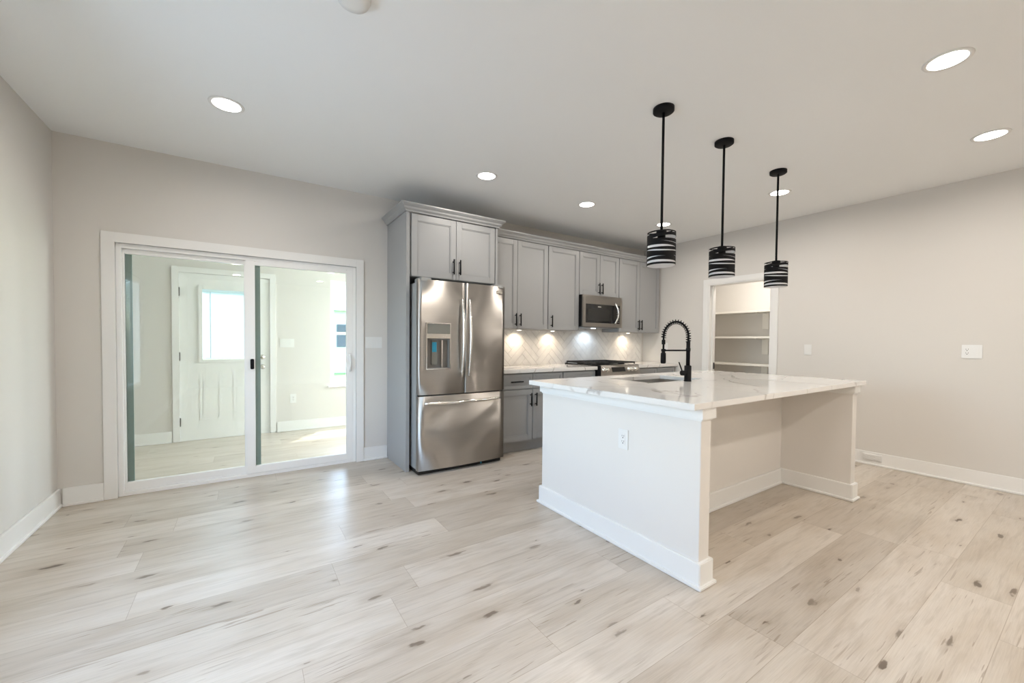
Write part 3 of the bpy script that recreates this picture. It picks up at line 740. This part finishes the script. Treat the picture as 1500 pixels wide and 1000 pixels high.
# ------------------------------------------------------------------ island
IX0, IX1, IY0, IY1, IZ = 3.0, 5.145, -3.068, -1.80, .900
il = thing('kitchen_island', 'white panelled kitchen island with an open seating recess', 'kitchen island', ((IX0+IX1)/2, (IY0+IY1)/2, 0))
def panel(name, x0, x1, y0, y1):
    p = MB().box(x0, x1, y0, y1, 0, IZ).build(name, 'island', il, .002)
    b_ = MB(); e = .017; s2 = .030
    b_.box(x0-e, x1+e, y0-e, y1+e, 0, .128); b_.box(x0-s2, x1+s2, y0-s2, y1+s2, 0, .018)
    b_.build('baseboard', 'trim', p, .004)
    MB().box(x0-e, x1+e, y0-e, y1+e, .842, IZ).box(x0-.006, x1+.006, y0-.006, y1+.006, .832, .842).build('cap_trim', 'trim', p, .002)
    return p
panel('left_end_panel', IX0, IX0+.088, IY0, IY1)
panel('right_end_panel', IX1-.088, IX1, IY0, IY1)
bp_ = MB().box(IX0+.088, IX1-.088, -2.575, -2.555, 0, IZ).build('back_panel', 'island', il)
mb = MB(); mb.box(IX0+.105, IX1-.105, -2.592, -2.575, 0, .128).box(IX0+.105, IX1-.105, -2.605, -2.575, 0, .018); mb.build('baseboard', 'trim', bp_, .003)
mb = MB().box(IX0+.105, IX1-.105, -2.555, -2.475, .112, .88)
mb.box(IX0+.105, IX1-.105, -2.475, -1.815, .112, .64).box(IX0+.105, 3.45, -2.475, -1.815, .64, .88).box(4.28, IX1-.105, -2.475, -1.815, .64, .88).box(3.45, 4.28, -1.86, -1.815, .64, .88)
mb.build('cabinet_body', 'cab', il)
MB().box(IX0+.105, IX1-.105, -2.4, -1.88, 0, .112).build('toe_kick', 'cab', il)
for x0, x1, s in ((3.115, 3.44, 1), (3.45, 3.86, 1), (3.87, 4.28, -1), (4.29, 5.03, -1)):
    d = MB()
    # door faces the kitchen (+y)
    frame_boxes(d, x0, x1, .13, .86, -1.815, -1.796, .057); d.box(x0+.057, x1-.057, -1.815, -1.804, .187, .803)
    d = d.build('door', 'cab', il, .0015)
    mb = MB(); hx = x1-.03 if s > 0 else x0+.03
    mb.cyl((hx, -1.766, .66), (hx, -1.766, .80), .006, 10)
    for z in (.68, .78): mb.cyl((hx, -1.766, z), (hx, -1.796, z), .0045, 8)
    mb.build('handle', 'black', d)

# island worktop with the sink cut-out
TX0, TX1, TY0, TY1, TZ0, TZ1 = 2.888, 5.235, -3.10, -1.775, .900, .931
KX0, KX1, KY0, KY1 = 3.54, 4.20, -2.355, -1.95
mb = MB(); bm = mb.bm
xs = [TX0, KX0, KX1, TX1]; ys = [TY0, KY0, KY1, TY1]; vt = {}; vb = {}
for i, x in enumerate(xs):
    for j, y in enumerate(ys): vt[i, j] = bm.verts.new((x, y, TZ1)); vb[i, j] = bm.verts.new((x, y, TZ0))
for i in range(3):
    for j in range(3):
        if i == 1 and j == 1: continue
        bm.faces.new((vt[i, j], vt[i+1, j], vt[i+1, j+1], vt[i, j+1])); bm.faces.new((vb[i, j], vb[i, j+1], vb[i+1, j+1], vb[i+1, j]))
for i in range(3):
    bm.faces.new((vt[i, 0], vb[i, 0], vb[i+1, 0], vt[i+1, 0])); bm.faces.new((vt[i, 3], vt[i+1, 3], vb[i+1, 3], vb[i, 3]))
    bm.faces.new((vt[0, i], vt[0, i+1], vb[0, i+1], vb[0, i])); bm.faces.new((vt[3, i], vb[3, i], vb[3, i+1], vt[3, i+1]))
bm.faces.new((vt[1, 1], vt[2, 1], vb[2, 1], vb[1, 1])); bm.faces.new((vt[1, 2], vb[1, 2], vb[2, 2], vt[2, 2]))
bm.faces.new((vt[1, 1], vb[1, 1], vb[1, 2], vt[1, 2])); bm.faces.new((vt[2, 1], vt[2, 2], vb[2, 2], vb[2, 1]))
o = mb.build('countertop', 'quartz', None, .002); tag(o, 'large white quartz countertop with grey veins on the island', 'countertop')
sk = thing('sink', 'stainless undermount sink let into the island countertop', 'sink', ((KX0+KX1)/2, (KY0+KY1)/2, .68))
mb = MB(); a0, a1, b0, b1 = KX0-.006, KX1+.006, KY0-.006, KY1+.006; t = .003; zb, zt = .68, .8995
mb.box(a0-t, a0, b0-t, b1+t, zb, zt).box(a1, a1+t, b0-t, b1+t, zb, zt).box(a0, a1, b0-t, b0, zb, zt).box(a0, a1, b1, b1+t, zb, zt).box(a0-t, a1+t, b0-t, b1+t, zb-t, zb)
mb.box(a0-.025, a0-t, b0-.025, b1+.025, zt-t, zt).box(a1+t, a1+.025, b0-.025, b1+.025, zt-t, zt).box(a0-t, a1+t, b0-.025, b0-t, zt-t, zt).box(a0-t, a1+t, b1+t, b1+.025, zt-t, zt)
mb.build('basin', 'sink', sk)
MB().lathe([(.045, zb), (.045, zb+.003), (.030, zb+.001), (0, zb+.001)], ((KX0+KX1)/2, (KY0+KY1)/2, 0), 2, 24).build('drain', 'steelbright', sk)

# faucet
fx, fy, fz = 3.905, -2.408, TZ1
fa = thing('faucet', 'matte black spring pull-down faucet standing beside the island sink', 'faucet', (fx, fy, fz))
MB().lathe([(.027, 0), (.027, .004), (.0250, .006), (.0250, .116), (.018, .119)], (fx, fy, fz), 2, 28).build('base', 'black', fa)
MB().lathe([(.0142, .115), (.0142, .225), (.0168, .226), (.0168, .248), (.0142, .249), (.0142, .297), (.009, .300)], (fx, fy, fz), 2, 24).build('column', 'black', fa)
dirv = Vector((-.30, .954, 0)); R_ = .092
arc = []
for i in range(33):
    a = math.pi*i/32; arc.append(Vector((fx, fy, fz+.335))+dirv*(R_-R_*math.cos(a))+Vector((0, 0, R_*1.24*math.sin(a))))
path = [Vector((fx, fy, fz+.29))]+arc; tip = arc[-1]
path += [Vector((tip.x, tip.y, fz+z)) for z in (.30, .27, .235)]
MB().tube(path, .0075, 12).build('hose', 'black', fa)
# spring coil round the hose
full = [Vector((fx, fy, fz+.295)), Vector((fx, fy, fz+.315))]+arc+[Vector((tip.x, tip.y, fz+.325))]
cum = [0]
for a, b_ in zip(full, full[1:]): cum.append(cum[-1]+(b_-a).length)
def at_len(s):
    for i in range(len(full)-1):
        if cum[i+1] >= s or i == len(full)-2:
            k = (s-cum[i])/max(1e-9, cum[i+1]-cum[i]); return full[i].lerp(full[i+1], k), (full[i+1]-full[i]).normalized()
turns = 21; coil = []; side = Vector((0, 0, 1)).cross(dirv).normalized()
for i in range(turns*14+1):
    s_l = cum[-1]*i/(turns*14); p, t_ = at_len(s_l); nn = side.cross(t_).normalized(); a = 2*math.pi*i/14
    coil.append(p+(nn*math.cos(a)+side*math.sin(a))*.0165)
MB().tube(coil, .0028, 6).build('spring', 'black', fa)
MB().lathe([(.0125, .275), (.0135, .280), (.0135, .308), (.011, .312)], (tip.x, tip.y, fz), 2, 20).build('collar', 'black', fa)
MB().lathe([(.0, .125), (.0165, .126), (.0205, .135), (.0195, .205), (.0135, .212), (.0135, .235), (.010, .238)], (tip.x, tip.y, fz), 2, 22).build('spray_head', 'black', fa)
mb = MB(); c_ = Vector((fx, fy, fz+.232)); e_ = Vector((tip.x, tip.y, fz+.228)); mb.cyl(c_, e_-dirv*.012, .0062, 10)
mb.lathe([(.0165, .220), (.0165, .240)], (tip.x, tip.y, fz), 2, 20); mb.build('support_arm', 'black', fa)
hd = Vector((-.93, .36, 0)); mb = MB(); p = Vector((fx, fy, fz+.062)); mb.cyl(p, p+hd*.055, .019, 18); q = p+hd*.043
mb.tube([q, q+hd*.012+Vector((0, 0, .03)), q+hd*.034+Vector((0, 0, .082))], [.0055, .005, .0045], 10); mb.build('lever_handle', 'black', fa)

# ------------------------------------------------------------------ pendants
pend = None
def build_pendant(x, y, label):
    zt, zb, R = 1.905, 1.700, .0855
    t = thing('pendant_light', label, 'pendant light', (x, y, H), 'pendants over the island')
    MB().lathe([(.063, H), (.063, H-.022), (.055, H-.028), (.010, H-.030)], (x, y, 0), 2, 36).build('canopy', 'black', t)
    MB().cyl((x, y, zt+.015), (x, y, H-.028), .0080, 12).build('rod', 'black', t)
    MB().lathe([(.012, zt+.018), (.030, zt+.014), (.032, zt-.002), (.024, zt-.004), (.024, zt-.055), (.018, zt-.058)], (x, y, 0), 2, 28).build('socket', 'black', t)
    mb = MB(); N = 64
    # spider holding the shade
    for k in range(3):
        a = k*2*math.pi/3+.4; mb.box(x-.0, x+.0001, y, y+.0001, zt, zt+.0001) if False else mb.tube([(x, y, zt-.004), (x+(R-.001)*math.cos(a), y+(R-.001)*math.sin(a), zt-.008)], .003, 6)
    bands = [(.985, .008, .000, 0), (.885, .019, .008, .5), (.755, .015, -.009, 1.6), (.625, .021, .009, 3.9), (.505, .014, -.008, 2.2),
             (.375, .021, .009, 5.0), (.245, .014, -.010, .2), (.145, .016, .007, 2.6), (.035, .012, .003, 0)]
    bm = mb.bm
    for f_, hw, amp, ph in bands:
        rings = [[], [], [], []]
        for k in range(N):
            a = k*2*math.pi/N; zc = zb+(zt-zb)*f_+amp*math.cos(a+ph); h = hw*.56*(1+.22*math.cos(2*a+ph*1.7))
            z0, z1 = max(zb, zc-h), min(zt, zc+h)
            if z1-z0 < .002: z1 = z0+.002
            for i, (rr, z) in enumerate(((R, z0), (R, z1), (R-.0018, z1), (R-.0018, z0))): rings[i].append(bm.verts.new((x+rr*math.cos(a), y+rr*math.sin(a), z)))
        for i in range(4):
            A, B = rings[i], rings[(i+1) % 4]
            for k in range(N):
                f = bm.faces.new((A[k], A[(k+1) % N], B[(k+1) % N], B[k])); f.material_index = 1 if i == 2 else 0
    mb.build('shade', ['black', 'whiteinner'], t)
    # white lining behind the slits, open at top and bottom
    MB().lathe([(R-.004, zb+.001), (R-.004, zt-.06), (R-.006, zt-.06), (R-.006, zb+.001), (R-.004, zb+.001)], (x, y, 0), 2, 48).build('diffuser', 'whiteinner', t)
    return t
pend = build_pendant(3.30, -2.60, 'black slatted pendant in front of the wall cabinet end, leftmost of the row of three')
copy_thing(pend, (4.014, -2.59, H), 'middle black slatted pendant of the row of three over the island')
copy_thing(pend, (4.880, -2.577, H), 'black slatted pendant in front of the pantry opening, right of the row of three')

# ------------------------------------------------------------------ recessed ceiling lights
cl0 = None
spots = [(1.040, -1.092, 'lit recessed ceiling light nearest the sliding glass door'), (2.911, -1.082, 'lit recessed ceiling light in front of the refrigerator cabinet'),
         (4.151, -1.050, 'lit recessed ceiling light in front of the single-door wall cabinet'), (5.430, -1.065, 'lit recessed ceiling light just above the leftmost pendant shade'),
         (5.427, -2.357, 'lit recessed ceiling light crossed by the rod of the rightmost pendant'), (4.120, -3.681, 'largest lit recessed ceiling light at the upper right'),
         (5.431, -3.675, 'lit recessed ceiling light nearest the right wall')]
for row, y in (('nearer', -5.2), ('farther', -6.8)):  # unseen ceiling lights added behind the camera to brighten the room
    for side, x in (('left', 1.0), ('middle', 2.7), ('right', 4.4)):
        spots.append((x, y, 'added recessed fill light behind the viewer, %s light of the %s row' % (side, row)))
for i, (x, y, lb) in enumerate(spots):
    if cl0 is None:
        t = thing('recessed_light', lb, 'ceiling light', (x, y, H), 'recessed ceiling lights')
        MB().lathe([(.075, H-.0005), (.075, H-.004), (.091, H-.005), (.094, H-.0005), (.075, H-.0005)], (x, y, 0), 2, 40).build('trim_ring', 'plate', t)
        MB().lathe([(.0752, H-.0006), (.0752, H-.0030), (0, H-.0030)], (x, y, 0), 2, 40).build('diffuser', 'lampglow', t)
        lamp('recessed_lamp', 'AREA', (x, y, H-.007), (0, 0, -1), E_CEIL, WARM, .14, t).data.spread = math.radians(172)
        cl0 = t
    else:
        t = copy_thing(cl0, (x, y, H), lb)
        if y < -5:
            for ch in t.children:
                if ch.type == 'LIGHT': ch.data = ch.data.copy(); ch.data.energy = E_REAR_FILL
sd = thing('smoke_detector', 'white smoke detector on the ceiling at the top edge', 'smoke detector', (1.52, -2.34, H))
MB().lathe([(.07, H), (.07, H-.012), (.062, H-.030), (.030, H-.036), (0, H-.036)], (1.515, -2.375, 0), 2, 36).build('housing', 'plate', sd)

# ------------------------------------------------------------------ plates and outlets
def plate_on(axis, pos, s, c, zc, w, h, inserts, name, label, cat, gangs_label=None):
    """wall plate on plane axis=pos, facing s; c = centre along the wall"""
    base = [0, 0, zc]; base[axis] = pos; base[1-axis] = c
    t = thing(name, label, cat, base)
    def bx(mb, u0, u1, z0, z1, d0, d1):
        a, b_ = sorted((pos+s*d0, pos+s*d1))
        if axis == 0: mb.box(a, b_, c+u0, c+u1, zc+z0, zc+z1)
        else: mb.box(c+u0, c+u1, a, b_, zc+z0, zc+z1)
        return mb
    bx(MB(), -w/2, w/2, -h/2, h/2, 0, .006).build('wall_plate', 'plate', t, .002)
    for u, kind in inserts:
        if kind == 'rocker':
            bx(MB(), u-.0165, u+.0165, -.033, .033, .005, .0085).build('rocker', 'plate', t, .001)
        elif kind == 'toggle':
            bx(bx(MB(), u-.006, u+.006, -.012, .012, .005, .008), u-.004, u+.004, -.002, .009, .008, .016).build('toggle', 'plate', t, .001)
        else:
            r = bx(MB(), u-.0165, u+.0165, -.033, .033, .005, .0075).build('receptacle', 'plate', t, .001)
            mb = MB()
            for z in (-.019, .013):
                bx(mb, u-.0085, u-.0060, z+.003, z+.0125, .0072, .0079); bx(mb, u+.0055, u+.0080, z+.003, z+.0115, .0072, .0079); bx(mb, u-.003, u+.003, z-.007, z-.001, .0072, .0079)
            mb.build('slots', 'slot', r)
    return t
plate_on(0, XR, -1, -3.4925, 1.165, .122, .118, [(.028, 'outlet'), (-.026, 'rocker')], 'outlet_switch_plate', 'white two-gang outlet and switch plate on the right wall', 'outlet')
plate_on(0, XR, -1, -2.261, 1.155, .072, .116, [(0, 'rocker')], 'light_switch', 'white light switch on the right wall beside the pantry', 'light switch')
plate_on(1, 0, -1, 2.222, 1.195, .165, .112, [(-.046, 'rocker'), (0, 'rocker'), (.046, 'rocker')], 'light_switch', 'white triple switch plate between sliding door and refrigerator cabinet', 'light switch')
plate_on(0, IX0, -1, -2.583, .645, .074, .118, [(0, 'outlet')], 'outlet', 'white outlet on the end panel of the island', 'outlet')
plate_on(0, XR, -1, -.42, 1.16, .072, .116, [(0, 'rocker')], 'light_switch', 'white switch plate beside the tile edge above the right counter', 'light switch')
plate_on(1, YF, -1, 1.668, .43, .074, .118, [(0, 'outlet')], 'outlet', 'white outlet low on the sunroom wall', 'outlet')
plate_on(1, YF, -1, 1.60, 1.17, .165, .112, [(-.046, 'rocker'), (0, 'rocker'), (.046, 'rocker')], 'light_switch', 'white switch plate beside the sunroom door', 'light switch')
# low wall register let into the right baseboard
vg = thing('floor_register', 'small white vent set in the right baseboard beside the island', 'vent', (XR-.02, -2.85, .04))
mb = MB(); mb.box(XR-.024, XR-.016, -2.925, -2.775, .048, .112); mb.build('frame', 'plate', vg, .002)
mb = MB()
for k in range(5): mb.box(XR-.0275, XR-.024, -2.915, -2.785, .055+k*.011, .060+k*.011)
mb.build('louvers', 'plate', vg)
